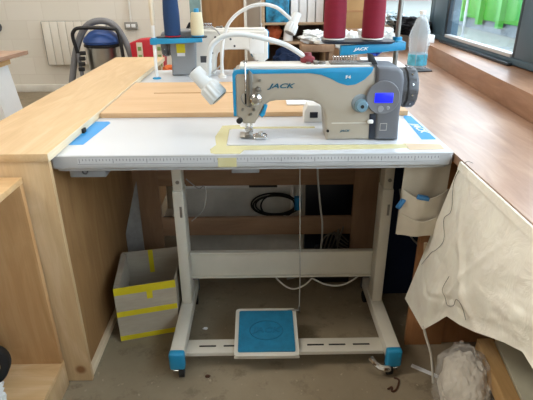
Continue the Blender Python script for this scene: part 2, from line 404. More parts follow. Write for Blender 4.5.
# red bag behind the bench
rb = thing('red_bag', (-1.16, 5.3, 0), 'crimson bag with two pale patterned strips behind the bench end', 'bag')
arc = [(-1.29, 0), (-1.03, 0), (-0.985, 0.70), (-1.06, 0.745), (-1.15, 0.755), (-1.25, 0.745), (-1.335, 0.715)]
MB().prism(arc, 5.22, 5.40, 'y', 0.015, 2, True).build('bag_body', 'red', rb)
for x in (-1.235, -1.035):
    st = MB().box(x - 0.03, x + 0.03, 5.208, 5.222, 0.35, 0.72, 0.003).build('patterned_strip', 'tapewrap', rb)
    k = MB()
    for j in range(4): k.box(x - 0.018, x + 0.018, 5.203, 5.21, 0.40 + j * 0.08, 0.44 + j * 0.08, 0.003)
    k.build('strip_pattern', 'leaf', rb)
tag(MB().blob((-0.93, 5.1, 0.46), (0.07, 0.07, 0.05), 3, 0.2, 3, 5).box(-0.99, -0.87, 5.04, 5.16, 0, 0.43, 0.01).build('tool_caddy', 'orange'), 'small orange caddy on the floor beside the red bag', 'caddy')

# far table on the left
ft = thing('side_table', (-2.0, 3.5, 0), 'oak topped table with white panel legs at the left edge', 'table')
MB().prism([(-2.9, 3.62), (-2.9, 3.1), (-1.70, 3.13), (-1.655, 3.62)][::-1], 0.825, 0.852, 'z', 0.003).build('tabletop', 'worktop', ft)
MB().box(-2.8, -1.76, 3.2, 3.55, 0.77, 0.825, 0.003).build('apron_rail', 'pine', ft)
MB().prism([(-1.98, 0), (-1.66, 0), (-1.76, 0.77), (-1.98, 0.77)], 3.24, 3.50, 'y', 0.004).build('leg_panel', 'white', ft)
MB().box(-2.8, -2.7, 3.24, 3.50, 0, 0.77, 0.004).build('leg_panel', 'white', ft)
tag(MB().lathe([(0.05, 0), (0.06, 0.01), (0.06, 0.05), (0.03, 0.06)], (-3.20, 6.32, 0.79), (0, -1, 0), 20).build('wall_fixture', 'darkgrey'), 'round dark fixture on the back wall at the left edge', 'fixture')

# brown board and shelving behind the far machine
tag(MB().box(-0.50, -0.135, 4.55, 4.58, 0, 1.75, 0.003).build('brown_board', wood('leaning_board', '#7d5a38', '#946c43', '#a67b4f', 2, 0.6, 0.8, False)), 'tall brown wooden board standing behind the far sewing machine', 'board')
tag(MB().box(-0.60, -0.51, 4.50, 4.56, 0, 1.55, 0.004).build('teal_board', plain('grey_teal', '#7f9a98', 0.6, 0, 0.4, 0.25, 5)), 'narrow grey teal board standing left of the brown board', 'board')

sh = thing('shelf_unit', (0.3, 4.5, 0), 'open pale wooden shelf unit behind both sewing machines', 'shelf')
shw = wood('shelf_wood', '#a48a6c', '#b1977a', '#bfa688', 0, 0.6, 1, False)
shd = plain('shelf_back', '#4a3a30', 0.8)
MB().box(0.02, 0.045, 4.3, 4.68, 0, 1.8, 0.002).build('side_panel', shw, sh)
MB().box(0.56, 0.60, 4.3, 4.68, 0, 1.8, 0.002).build('side_panel', shw, sh)
MB().box(0.02, 0.60, 4.68, 4.70, 0, 1.8).build('back_panel', shd, sh)
for z in (0.35, 0.80, 0.955, 1.4, 1.78): MB().box(0.045, 0.56, 4.3, 4.68, z, z + 0.018, 0.001).build('shelf_board', shw, sh)
tag(MB().box(0.055, 0.25, 4.34, 4.60, 0.973, 1.20, 0.004).build('picture_folder', 'bluepic'), 'blue and white picture folder on the upper shelf', 'folder')
for i in range(4):
    x = 0.265 + i * 0.07
    tag(MB().box(x, x + 0.062, 4.345, 4.60, 0.973, 1.18 + 0.02 * (i % 2), 0.003).build('document_file', 'paper'), ['white document file next to the blue picture folder on the shelf', 'white document file second from the blue folder on the shelf', 'white document file third from the blue folder on the shelf', 'white document file at the right end of the upper shelf'][i], 'file', 'white files on the upper shelf')
tag(MB().blob((0.125, 4.42, 0.882), (0.07, 0.07, 0.068), 3, 0.12, 2, 3, 0.819).build('orange_bundle', plain('rust_cloth', '#b4542a', 0.8)), 'rust orange bundle in the dark lower shelf compartment', 'bundle')
tag(MB().lathe([(0.035, 0), (0.045, 0.005), (0.028, 0.13), (0.015, 0.15)], (0.245, 4.38, 0.8185), n=20).build('white_cup', 'paper'), 'white tapered paper cup right of the orange bundle', 'cup')

# ================================================================== LEFT BENCH AND CUBBY
be = thing('plywood_bench', (-0.76, 2.25, 0), 'long pale plywood bench left of the near sewing table', 'bench')
MB().box(-0.915, -0.607, 1.318, 3.20, 0.836, 0.860, 0.0015).build('bench_top', 'ply', be)
MB().box(-0.915, -0.610, 1.322, 1.34, 0.004, 0.836, 0.001).build('front_panel', 'plyz', be)
MB().box(-0.650, -0.632, 1.34, 3.18, 0.004, 0.836, 0.001).build('side_panel', wood('ply_side_shaded', '#8f6a42', '#9d764b', '#aa8457', 2, 0.65, 1.0, False), be)  # shade on this side face is put into a browner plywood colour
MB().box(-0.915, -0.897, 1.34, 3.18, 0.004, 0.836, 0.001).build('side_panel', 'plyz', be)
MB().box(-0.915, -0.632, 3.182, 3.198, 0.004, 0.836, 0.001).build('end_panel', 'plyz', be)
MB().box(-0.632, -0.615, 1.34, 2.2, 0.0, 0.03, 0.001).build('bottom_batten', 'plyedge', be)
MB().box(-0.6075, -0.6058, 1.318, 3.20, 0.8365, 0.8595).build('edge_strip', 'plyedge', be)
for y in (1.60, 1.87): tag(MB().box(-0.6055, -0.5975, y, y + 0.025, 0.8352, 0.850, 0.001).build('gap_wedge', 'rubber'), 'small black wedge between bench and table ' + ('beside the blue sticker' if y < 1.7 else 'at the tan board corner'), 'wedge')

cu = thing('open_cubby', (-1.0, 1.1, 0), 'low open plywood cubby in front of the plywood bench', 'cubby')
MB().box(-1.35, -0.690, 0.45, 1.312, 0.774, 0.792, 0.001).build('top_panel', 'plyx', cu)
MB().box(-1.35, -0.692, 1.294, 1.312, 0.11, 0.774, 0.001).build('far_panel', wood('ply_far', '#b08555', '#bd9262', '#caa375', 2, 0.65, 1.0), cu)
MB().box(-1.37, -1.35, 0.45, 1.312, 0.0, 0.792, 0.001).build('back_panel', 'plyz', cu)
MB().box(-1.35, -0.690, 0.45, 0.468, 0.11, 0.774, 0.001).build('near_panel', 'plyz', cu)
MB().box(-1.35, -0.690, 0.45, 1.312, 0.092, 0.11, 0.001).build('bottom_panel', 'plyx', cu)
MB().box(-0.708, -0.690, 0.45, 1.312, 0.0, 0.092, 0.001).build('plinth', 'plyz', cu)
MB().box(-1.35, -0.708, 1.294, 1.312, 0.0, 0.092, 0.001).build('plinth', 'plyz', cu)
tag(MB().lathe([(0.040, 0), (0.062, 0.0), (0.065, 0.004), (0.065, 0.046), (0.062, 0.05), (0.040, 0.05), (0.040, 0)], (-0.892, 1.235, 0.176), (0.3, -0.9, 0.25), 32, False).build('tape_roll', 'rubber'), 'black ring shaped roll on the cubby floor at the left edge', 'roll')
tag(MB().blob((-0.846, 1.11, 0.145), (0.045, 0.05, 0.04), 4, 0.3, 2.4, 2, 0.1105).build('white_cloth_scrap', 'whitecloth'), 'crumpled white cloth scrap below the black roll in the cubby', 'cloth')

# ================================================================== SEWING TABLE
def rounded(x0, x1, y0, y1, r, n=6):
    o = []
    for (cx, cy, a) in ((x1 - r, y0 + r, -90), (x1 - r, y1 - r, 0), (x0 + r, y1 - r, 90), (x0 + r, y0 + r, 180)):
        for k in range(n + 1):
            t = R(a + 90 * k / n); o.append((cx + r * math.cos(t), cy + r * math.sin(t)))
    return o
TX0, TX1, TY0, TY1, TZ = -0.628, 0.579, 1.368, 1.968, 0.834

def sewing_table(label, group, detail=True):
    t = thing('sewing_table', (-0.02, 1.668, 0), label, 'table', group)
    MB().prism(rounded(TX0, TX1, TY0, TY1, 0.014), TZ - 0.042, TZ, 'z', 0.008, 4).prism(rounded(TX0 + 0.012, TX1 - 0.012, TY0 + 0.012, TY1 - 0.012, 0.014), TZ - 0.05, TZ - 0.041, 'z').build('tabletop', 'lamedge', t)
    MB().prism(rounded(TX0 + 0.006, TX1 - 0.006, TY0 + 0.007, TY1 - 0.006, 0.011), TZ - 0.002, TZ + 0.0008, 'z').build('laminate_surface', 'laminate', t)
    px = (-0.305, 0.467)
    for i, x in enumerate(px):
        po = MB().box(x - 0.02, x + 0.02, 1.625, 1.70, 0.108, 0.605, 0.003).box(x - 0.017, x + 0.017, 1.631, 1.694, 0.60, 0.785, 0.002)
        po = po.build('post', 'cream', t)
        MB().cyl((x + 0.002, 1.628, 0.640), (x + 0.002, 1.6325, 0.640), 0.007, n=12).build('post_bolt', 'dull', po)
        MB().box(x + 0.002, x + 0.011, 1.6235, 1.626, 0.50, 0.545, 0.001).build('adjusting_slot', 'dull', po)
        MB().box(x - 0.022, x + 0.022, 1.47, 1.87, 0.776, 0.785, 0.002).build('top_bracket', 'cream', t)
        f = MB().box(x - 0.025, x + 0.025, 1.352, 1.80, 0.062, 0.110, 0.004).build('foot_bar', 'cream', t)
        MB().box(x - 0.028, x + 0.028, 1.326, 1.356, 0.040, 0.113, 0.009, 3).build('end_cap', 'blue', f)
        MB().box(x - 0.028, x + 0.028, 1.797, 1.82, 0.050, 0.113, 0.007, 3).build('rear_cap', 'darkgrey', f)
        for y in (1.345, 1.775):
            c = MB().lathe([(0.012, -0.011), (0.025, -0.009), (0.025, 0.009), (0.012, 0.011)], (x + (0.012 if i == 0 else -0.012), y, 0.025), (1, 0.1, 0), 18).build('caster_wheel', 'rubber', t)
            MB().box(x - 0.02, x + 0.02, y - 0.018, y + 0.02, 0.045, 0.062, 0.003).cyl((x - 0.016, y, 0.025), (x + 0.016, y, 0.025), 0.007, n=10).box(x - 0.018, x - 0.014, y - 0.012, y + 0.012, 0.02, 0.05, 0.002).box(x + 0.014, x + 0.018, y - 0.012, y + 0.012, 0.02, 0.05, 0.002).build('caster_fork', 'chrome', c)
            if i == 1 and y < 1.5:
                MB().tube([(x - 0.015, y - 0.02, 0.040), (x - 0.05, y - 0.022, 0.046), (x - 0.078, y + 0.012, 0.058)], (0.013, 0.011), 8, 3).build('brake_lever', 'chrome', c)
    MB().box(-0.285, 0.447, 1.684, 1.698, 0.203, 0.312, 0.002).box(-0.285, 0.447, 1.672, 1.698, 0.310, 0.317, 0.002).box(-0.285, 0.447, 1.672, 1.698, 0.198, 0.205, 0.002).build('back_beam', 'cream', t)
    rl = MB().box(-0.281, 0.443, 1.380, 1.452, 0.060, 0.072, 0.002).box(-0.281, 0.443, 1.380, 1.386, 0.056, 0.062, 0.001).build('cross_rail', 'cream', t)
    for a in (-0.235, -0.145, 0.165, 0.245, 0.335):
        MB().box(a, a + 0.062, 1.411, 1.419, 0.0715, 0.0725).build('rail_slot', 'rubber', rl)
    return t

tb = sewing_table('white topped sewing table in the centre with ruler along its front edge', 'sewing tables')
# second table, facing away, behind the first
tb2 = copy_tree(tb); tb2['label'] = 'white sewing table behind the boards, facing away under the far machine'
tb2.location = (-0.030, 2.56, 0); tb2.rotation_euler = (0, 0, math.pi)

# parts only the near table has
tp = [c for c in tb.children if c.name.startswith('tabletop')][0]
MB().box(-0.545, 0.535, TY0 - 0.0008, TY0 + 0.004, 0.806, 0.8275).build('ruler_strip', plain('ruler_white', '#c6c7c9', 0.45), tp)
rk = MB()
for i in range(108):
    x = -0.54 + i * 0.01; h = 0.013 if i % 10 == 0 else 0.009 if i % 5 == 0 else 0.0065
    rk.box(x, x + 0.0022, TY0 - 0.0013, TY0, 0.826 - h, 0.826)
rk.box(-0.545, 0.535, TY0 - 0.0013, TY0, 0.809, 0.8105)
rk.build('ruler_marks', plain('ruler_ink', '#83868a', 0.5), tp)
T0 = TZ + 0.0009
MB().prism([(-0.613, 1.475), (-0.561, 1.478), (-0.545, 1.73), (-0.556, 1.75), (-0.605, 1.75)], T0, T0 + 0.0006, 'z').build('blue_sticker', 'sticker', tb)
stk = MB().prism([(0.520, 1.50), (0.567, 1.50), (0.568, 1.79), (0.548, 1.80), (0.536, 1.78)], T0, T0 + 0.0006, 'z').build('lettered_sticker', 'sticker', tb)
text('JACK', 'paper', stk, 'sticker_lettering', 0.036, Matrix.Translation((0.549, 1.63, T0 + 0.0008)) @ Matrix.Rotation(R(-86), 4, 'Z'), 0.0003, 0.25, 1.35)
MB().prism([(0.452, 1.395), (0.560, 1.40), (0.563, 1.448), (0.447, 1.462)], T0, T0 + 0.0006, 'z').build('tan_sticker', plain('tan_label', '#cdb493', 0.5), tb)
yt = MB().prism([(-0.155, 1.42), (-0.150, 1.385), (-0.135, 1.375), (-0.062, 1.375), (-0.05, 1.41), (0.20, 1.405), (0.452, 1.412), (0.455, 1.452), (-0.107, 1.4535), (-0.107, 1.634), (0.19, 1.634), (0.19, 1.662), (-0.07, 1.664), (-0.075, 1.69), (-0.135, 1.68), (-0.150, 1.55), (-0.14, 1.46)], T0, T0 + 0.0007, 'z')
yt.box(-0.128, -0.072, TY0 - 0.0022, TY0 - 0.0014, 0.797, 0.826)
yt.build('yellow_tape', 'paleyellow', tb)
lp = MB().box(-0.585, -0.475, 1.392, 1.46, 0.757, 0.785, 0.004).build('latch_plate', 'plate', tb)
MB().lathe([(0.009, 0), (0.009, 0.004), (0.006, 0.004), (0.006, 0)], (-0.535, 1.388, 0.778), (0, 1, 0), 16, False).build('latch_ring', 'chrome', lp)
MB().box(-0.09, -0.005, 1.392, 1.44, 0.766, 0.785, 0.003).build('clip_plate', 'plate', tb)
# treadle pedal
pdm = Matrix.Translation((0.014, 1.462, 0.100)) @ Matrix.Rotation(R(9), 4, 'X')
pd = MB().prism(rounded(-0.118, 0.118, -0.115, 0.115, 0.014, 3), -0.012, 0.0, 'z', 0.003).box(-0.118, 0.118, -0.115, -0.109, -0.016, -0.005, 0.002).xf(pdm).build('pedal', 'cream', tb)
MB().prism(rounded(-0.104, 0.104, -0.099, 0.099, 0.006, 3), 0.0, 0.005, 'z', 0.002).xf(pdm).build('pedal_pad', 'pad', pd)
ov = [(0.062 * math.cos(2 * math.pi * k / 32), 0.046 * math.sin(2 * math.pi * k / 32), 0.0055) for k in range(33)]
MB().tube(ov, 0.0022, 6).xf(pdm).build('pad_ring', 'paddk', pd)
text('JACK', 'paddk', pd, 'pad_lettering', 0.034, pdm @ Matrix.Translation((0, 0.0, 0.0056)), 0.0006, 0.2, 1.3)
MB().box(-0.02, 0.06, 1.41, 1.45, 0.072, 0.088, 0.002).build('pedal_hinge', 'dull', tb)
MB().tube([(0.146, 1.565, 0.12), (0.145, 1.566, 0.30), (0.132, 1.56, 0.79)], 0.0022, 6).build('pedal_rod', 'cable', tb)
MB().cyl((0.10, 1.565, 0.112), (0.150, 1.565, 0.118), 0.005, n=10).cyl((0.146, 1.565, 0.108), (0.146, 1.565, 0.135), 0.0055, n=10).build('rod_hook', 'dull', tb)
MB().cyl((0.30, 1.45, 0.765), (0.30, 1.45, 0.785), 0.01, n=12).build('screw_boss', 'rubber', tb)

# boards bridging the two tables
pk = MB()
pk.prism([(-0.602, 1.80), (0.558, 1.80), (0.558, 2.142), (-0.470, 2.142), (-0.470, 2.158), (0.558, 2.158), (0.558, 2.395), (-0.602, 2.395)], TZ + 0.0015, TZ + 0.019, 'z', 0.001)
tag(pk.build('bridging_board', 'plank'), 'smooth tan board with a long slit bridging the two sewing tables', 'board')
tag(MB().box(0.105, 0.30, 1.90, 1.99, 0.8535, 0.859, 0.002).build('paper_offcut', 'paper'), 'white paper strip on the tan board behind the machine pillar', 'paper')
tw = thing('small_counter', (0.195, 1.74, 0.835), 'small white box with dark display under the machine arm', 'box')
MB().prism([(0.158, 0.8353), (0.232, 0.8353), (0.232, 0.868), (0.212, 0.898), (0.17, 0.898), (0.158, 0.875)], 1.715, 1.775, 'y', 0.004).build('case', 'white', tw)
MB().box(0.178, 0.207, 1.7135, 1.716, 0.852, 0.873, 0.001).build('display', 'navy', tw)

# ================================================================== SEWING MACHINE
def sewing_machine(label, group):
    m = thing('sewing_machine', (0.135, 1.55, TZ), label, 'sewing machine', group)
    Y0, Y1 = 1.494, 1.605
    out = [(-0.078, 0.918), (-0.060, 0.905), (-0.054, 0.893), (-0.018, 0.893), (-0.005, 0.914), (0.006, 0.936), (0.016, 0.952), (0.030, 0.962), (0.049, 0.966),
           (0.135, 0.966), (0.165, 0.962), (0.185, 0.952), (0.197, 0.936), (0.204, 0.910), (0.211, 0.8375), (0.363, 0.8375), (0.350, 1.060), (0.340, 1.067), (0.245, 1.066), (0.12, 1.062), (-0.066, 1.060), (-0.074, 1.057), (-0.078, 1.050)]
    MB().prism(out, Y0, Y1, 'y', 0.009, 4, True).build('head_casting', 'beige', m)
    # blue trim: strip down the head end, along the top and the wave over the pillar
    tr = [(-0.0835, 0.918), (-0.0745, 0.918), (-0.0745, 1.042), (-0.068, 1.048), (0.15, 1.049), (0.185, 1.044), (0.213, 1.033), (0.24, 1.019), (0.268, 1.011), (0.292, 1.014), (0.318, 1.028), (0.338, 1.048), (0.343, 1.060), (0.343, 1.0655),
          (0.245, 1.0645), (0.12, 1.0605), (-0.068, 1.0605), (-0.0785, 1.057), (-0.0835, 1.048)]
    MB().prism(tr, Y0 - 0.0012, Y0 + 0.012, 'y', 0.001).build('blue_trim', 'blue', m)
    MB().prism([(-0.0835, 0.918), (-0.079, 0.918), (-0.079, 1.05), (-0.0835, 1.048)], Y0 + 0.012, Y1 - 0.012, 'y').build('face_plate', 'blue', m)
    MB().box(-0.062, 0.335, Y0 + 0.012, Y1 - 0.012, 1.060, 1.0705, 0.004).build('top_cover', 'whitee', m)
    text('JACK', 'inkd', m, 'logo', 0.0195, Matrix.Translation((0.064, Y0 - 0.0008, 1.011)) @ FRONT, 0.0006, 0.35, 1.65)
    text('F4', 'whitee', m, 'model_lettering', 0.013, Matrix.Translation((0.268, Y0 - 0.0018, 1.036)) @ FRONT, 0.0005, 0.0, 1.3)
    text('JACK', 'inkd', m, 'small_lettering', 0.0085, Matrix.Translation((0.268, Y0 - 0.0008, 0.868)) @ FRONT, 0.0005, 0.3, 1.5)
    MB().box(0.225, 0.335, Y0 - 0.0006, Y0 + 0.001, 0.892, 0.8945).build('seam_line', 'cream', m)
    MB().cyl((0.214, Y0 - 0.002, 0.868), (0.214, Y0 + 0.002, 0.868), 0.0045, n=12).build('pillar_screw', 'rubber', m)
    # bed
    MB().prism(rounded(-0.105, 0.372, 1.455, 1.632, 0.012, 4), TZ + 0.0012, TZ + 0.0032, 'z', 0.0005).build('bed_plate', 'laminate', m)
    MB().box(-0.068, -0.028, 1.515, 1.575, TZ + 0.0075, TZ + 0.0095, 0.001).build('needle_plate', 'steel', m)
    MB().box(-0.026, 0.022, 1.512, 1.565, TZ + 0.003, TZ + 0.0045, 0.0005).build('slide_plate', 'chrome', m)
    # needle bar, presser bar and foot
    MB().cyl((-0.045, 1.545, 0.86), (-0.045, 1.545, 0.90), 0.0045, n=12).cyl((-0.045, 1.545, 0.840), (-0.045, 1.545, 0.862), 0.0012, n=8).box(-0.051, -0.038, 1.538, 1.552, 0.858, 0.868, 0.001).build('needle_bar', 'chrome', m)
    MB().cyl((-0.030, 1.548, 0.862), (-0.030, 1.548, 0.90), 0.0045, n=12).box(-0.037, -0.024, 1.54, 1.556, 0.852, 0.866, 0.001).build('presser_bar', 'chrome', m)
    MB().prism([(-0.056, 0.8390), (-0.026, 0.8390), (-0.026, 0.845), (-0.036, 0.854), (-0.048, 0.848)], 1.520, 1.553, 'y', 0.001).build('presser_foot', 'dull', m)
    MB().box(-0.018, 0.018, 1.50, 1.535, 0.8385, 0.852, 0.003).cyl((0.0, 1.515, 0.852), (0.0, 1.515, 0.860), 0.008, n=14).build('seam_guide', 'chrome', m)
    # take-up, thread guides and tension on the head front
    MB().box(-0.0475, -0.0425, Y0 - 0.0012, Y0 + 0.001, 0.955, 1.045, 0.0005).build('take_up_slot', 'rubber', m)
    MB().tube([(-0.045, Y0 + 0.006, 0.985), (-0.045, Y0 - 0.010, 1.0), (-0.044, Y0 - 0.012, 1.03), (-0.044, Y0 - 0.004, 1.085)], 0.0025, 8, 3).cyl((-0.05, Y0 - 0.004, 1.085), (-0.037, Y0 - 0.004, 1.085), 0.003, n=8).build('take_up_lever', 'chrome', m)
    MB().prism([(-0.036, 0.95), (-0.026, 0.95), (-0.022, 1.05), (-0.032, 1.06), (-0.036, 1.05)], Y0 - 0.008, Y0 + 0.001, 'y', 0.001).build('lever_guard', 'dull', m)
    MB().lathe([(0.003, 0.026), (0.010, 0.026), (0.011, 0.022), (0.008, 0.018), (0.017, 0.014), (0.017, 0.011), (0.013, 0.009), (0.018, 0.006), (0.018, 0.003), (0.008, 0)], (-0.014, Y0, 0.972), (0, -1, 0), 20).build('tension_disc', 'chrome', m)
    MB().lathe([(0.002, 0.016), (0.006, 0.015), (0.009, 0.008), (0.009, 0.003), (0.004, 0)], (-0.006, Y0, 1.002), (0, -1, 0), 14).build('tension_knob', 'dull', m)
    MB().tube([(-0.05, Y0 - 0.002, 0.99), (-0.058, Y0 - 0.014, 0.98), (-0.05, Y0 - 0.016, 0.962), (-0.035, Y0 - 0.012, 0.95), (-0.028, Y0 - 0.002, 0.955)], 0.002, 6, 3).cyl((-0.055, Y0 - 0.010, 0.94), (-0.055, Y0 + 0.002, 0.94), 0.004, n=10).cyl((-0.02, Y0 - 0.010, 0.94), (-0.02, Y0 + 0.002, 0.94), 0.005, n=10).build('thread_guide', 'dull', m)
    for z in (1.03, 0.925): MB().cyl((0.0 if z > 1 else -0.03, Y0 - 0.006, z), (0.0 if z > 1 else -0.03, Y0 + 0.002, z), 0.0045, n=12).build('guide_screw', 'dull', m)
    MB().lathe([(0.004, 0.018), (0.009, 0.016), (0.009, 0.004), (0.006, 0)], (-0.062, Y0 + 0.002, 0.906), (-0.3, -1, 0), 14).build('thread_cutter', 'rubber', m)
    MB().prism([(-0.004, 0.922), (0.006, 0.913), (0.014, 0.922), (0.023, 0.952), (0.012, 0.956), (0.008, 0.938)], Y0 - 0.004, Y0 + 0.01, 'y', 0.003).build('reverse_lever', 'blue', m)
    # top fittings
    bw = MB().box(0.215, 0.34, 1.51, 1.56, 1.070, 1.077, 0.002)
    bw.build('winder_base', 'dull', m)
    k = MB()
    for i in range(9): k.cyl((0.225 + i * 0.0085, 1.525, 1.077), (0.225 + i * 0.0085, 1.525, 1.096), 0.0028, n=8)
    k.tube([(0.222, 1.525, 1.092), (0.296, 1.525, 1.092)], 0.0018, 6); k.build('thread_comb', 'chrome', m)
    MB().cyl((0.19, 1.53, 1.07), (0.19, 1.53, 1.078), 0.012, n=16).cyl((0.15, 1.53, 1.07), (0.15, 1.53, 1.076), 0.008, n=16).box(0.165, 0.178, 1.515, 1.545, 1.07, 1.080, 0.002).build('oil_cap', 'dull', m)
    MB().prism([(0.335, 1.069), (0.362, 1.069), (0.345, 1.098), (0.328, 1.102)], 1.52, 1.535, 'y', 0.002).build('winder_lever', 'black', m)
    # motor housing, display, dial and handwheel
    mo = MB().prism([(0.366, 0.8375), (0.440, 0.8375), (0.437, 0.925), (0.440, 0.955), (0.440, 1.03), (0.434, 1.052), (0.42, 1.064), (0.353, 1.068)], 1.486, 1.63, 'y', 0.012, 4, True).build('motor_housing', 'grey', m)
    MB().prism([(0.355, 0.845), (0.368, 0.845), (0.355, 1.063), (0.345, 1.063)], 1.50, 1.60, 'y').build('motor_joint', 'midgrey', m)
    MB().prism([(0.346, 0.840), (0.367, 0.840), (0.362, 0.922), (0.343, 0.922)], 1.4915, 1.50, 'y', 0.001).build('side_slot', 'navy', m)
    MB().box(0.337, 0.355, 1.482, 1.494, 0.893, 0.905, 0.004, 3).build('slot_lever', 'white', m)
    MB().lathe([(0.047, 0.0055), (0.049, 0.006), (0.051, 0.005), (0.052, 0.0)], (0.378, 1.486, 0.975), (0, -1, 0), 40).build('panel_ring', plain('panel_grey', '#6e7075', 0.35), mo)
    MB().box(0.352, 0.408, 1.4785, 1.4815, 0.960, 0.990, 0.0015).build('display_screen', 'screen', mo)
    MB().lathe([(0.009, 0.002), (0.010, 0.0)], (0.372, 1.480, 0.941), (0, -1, 0), 16).lathe([(0.005, 0.002), (0.006, 0.0)], (0.395, 1.480, 0.944), (0, -1, 0), 14).build('panel_button', 'midgrey', mo)
    sq = MB()
    for (a, b, c, d) in ((-0.011, 0.011, 0.010, 0.0118), (-0.011, 0.011, -0.0118, -0.010), (-0.011, -0.0095, -0.0118, 0.0118), (0.0095, 0.011, -0.0118, 0.0118)):
        sq.box(0.388 + a, 0.388 + b, 1.4852, 1.487, 0.882 + c, 0.882 + d)
    sq.build('square_mark', 'cable', mo)
    MB().lathe([(0.026, 0.004), (0.028, 0.002), (0.029, 0)], (0.312, Y0, 0.956), (0, -1, 0), 32).build('dial_plate', plain('dial_grey', '#7f8a90', 0.4), m)
    di = MB().lathe([(0.004, 0.022), (0.016, 0.022), (0.019, 0.018), (0.021, 0.004)], (0.314, Y0, 0.950), (0, -1, 0), 40, True, lambda k: 1.0 if k % 2 else 0.95).build('stitch_dial', plain('dial_blue', '#6f8fa0', 0.4), m)
    MB().lathe([(0.0055, 0.0235), (0.006, 0.021)], (0.314, Y0, 0.950), (0, -1, 0), 16).build('dial_centre', 'rubber', di)
    hw = MB().lathe([(0.02, -0.002), (0.052, 0.0), (0.060, 0.004), (0.060, 0.026), (0.057, 0.028), (0.057, 0.032), (0.063, 0.035), (0.064, 0.058), (0.058, 0.066), (0.03, 0.068)], (0.424, 1.556, 0.992), (1, 0, 0), 48, True, lambda k: 1.0 if k % 4 else 0.965).build('handwheel', 'darkgrey', m)
    for k in range(12):
        t = 2 * math.pi * k / 12 + 0.2; c, s_ = math.cos(t), math.sin(t)
        MB().lathe([(0.0028, 0.0015), (0.003, 0.0)], (0.471, 1.556 + 0.0632 * c, 0.992 + 0.0632 * s_), (0, c, s_), 8).build('wheel_dot', 'chrome', hw)
    return m

ma = sewing_machine('beige and blue sewing machine with lit blue display on the near table', 'sewing machines')
mb = copy_tree(ma); mb['label'] = 'white sewing machine seen from behind on the far table'
mb.location = (-0.168, 2.745, TZ); mb.rotation_euler = (0, 0, math.pi)
for c in mb.children:
    if c.name.startswith('head_casting'): c.data = c.data.copy(); c.data.materials[0] = MT['whitee']
    if c.name.startswith('motor_housing'):
        c.data = c.data.copy(); c.data.materials[0] = MT['midgrey']
        for v in c.data.vertices:
            if v.co.x < 0.25: v.co.x -= 0.055
mbh = [c for c in mb.children if c.name.startswith('motor_housing')][0]
ROOT[mbh.name] = Vector((0.135, 1.55, TZ))
MB().box(0.36, 0.405, 1.629, 1.6315, 0.955, 1.0).build('warning_label', 'label', mbh)
MB().box(0.362, 0.403, 1.631, 1.6325, 0.938, 0.954).build('rating_label', 'paper', mbh)

ROOT[mb.name] = Vector((0.135, 1.55, TZ))
MB().box(-0.055, 0.02, 1.604, 1.609, 0.945, 1.045, 0.002).build('rear_plate', 'white', mb)
MB().box(-0.05, 0.005, 1.6085, 1.6105, 1.02, 1.036, 0.001).build('maker_plate', 'blue', mb)
for (x, z) in ((-0.045, 0.955), (0.01, 0.955), (0.12, 1.02), (0.20, 1.03), (0.27, 1.03), (0.24, 0.87), (0.22, 0.95), (0.10, 0.985)):
    MB().cyl((x, 1.603, z), (x, 1.608, z), 0.006, n=12).build('rear_screw', 'darkgrey', mb)
MB().box(0.225, 0.285, 1.603, 1.6075, 0.900, 0.935, 0.002).build('vent_plate', 'darkgrey', mb)
MB().tube([(-0.02, 1.612, 0.91), (-0.03, 1.625, 0.89), (-0.05, 1.63, 0.86)], 0.005, 8, 3).build('foot_lifter', 'chrome', mb)
MB().tube([(0.30, 1.61, 1.07), (0.20, 1.63, 1.075), (0.16, 1.635, 1.00), (0.17, 1.63, 0.90), (0.24, 1.63, 0.842)], 0.004, 7, 4).build('machine_lead', 'cable', mb)

# ================================================================== THREAD STANDS AND CONES
ts = thing('thread_stand', (0.470, 1.735, TZ), 'steel thread stand with blue tray bar behind the near machine', 'thread stand')
MB().cyl((0.470, 1.735, TZ + 0.001), (0.474, 1.735, 1.62), 0.0085, n=14).build('pole', 'dull', ts)
MB().lathe([(0.024, 0.001), (0.024, 0.006), (0.013, 0.010), (0.012, 0.022)], (0.470, 1.735, TZ), n=20).build('pole_foot', 'dull', ts)
brm = MB().prism([(0.268, 1.074), (0.484, 1.092), (0.484, 1.117), (0.36, 1.111), (0.268, 1.107)], 1.665, 1.685, 'y', 0.003)
brm = brm.build('tray_bar', 'blue', ts)
text('JACK', 'paper', brm, 'bar_lettering', 0.013, Matrix.Translation((0.335, 1.6645, 1.096)) @ Matrix.Rotation(R(-2.5), 4, 'Y') @ FRONT, 0.0005, 0.3, 1.5)
MB().lathe([(0.016, -0.02), (0.016, 0.02)], (0.472, 1.735, 1.107), n=18).box(0.462, 0.484, 1.68, 1.73, 1.096, 1.118, 0.003).build('clamp', 'blue', ts)
MB().prism(rounded(0.212, 0.452, 1.66, 1.775, 0.03), 1.112, 1.119, 'z', 0.002).build('spool_tray', 'navy', ts)
MB().tube([(0.205, 1.69, 1.116), (0.19, 1.72, 1.112), (0.205, 1.75, 1.114)], 0.005, 8, 4).build('tray_end', 'whitee', ts)
for x in (0.252, 0.381): MB().cyl((x, 1.715, 1.119), (x, 1.715, 1.17), 0.006, n=10).lathe([(0.033, 1.119), (0.033, 1.122)], (x, 1.715, 0), n=24).build('spool_pin', 'darkgrey', ts)

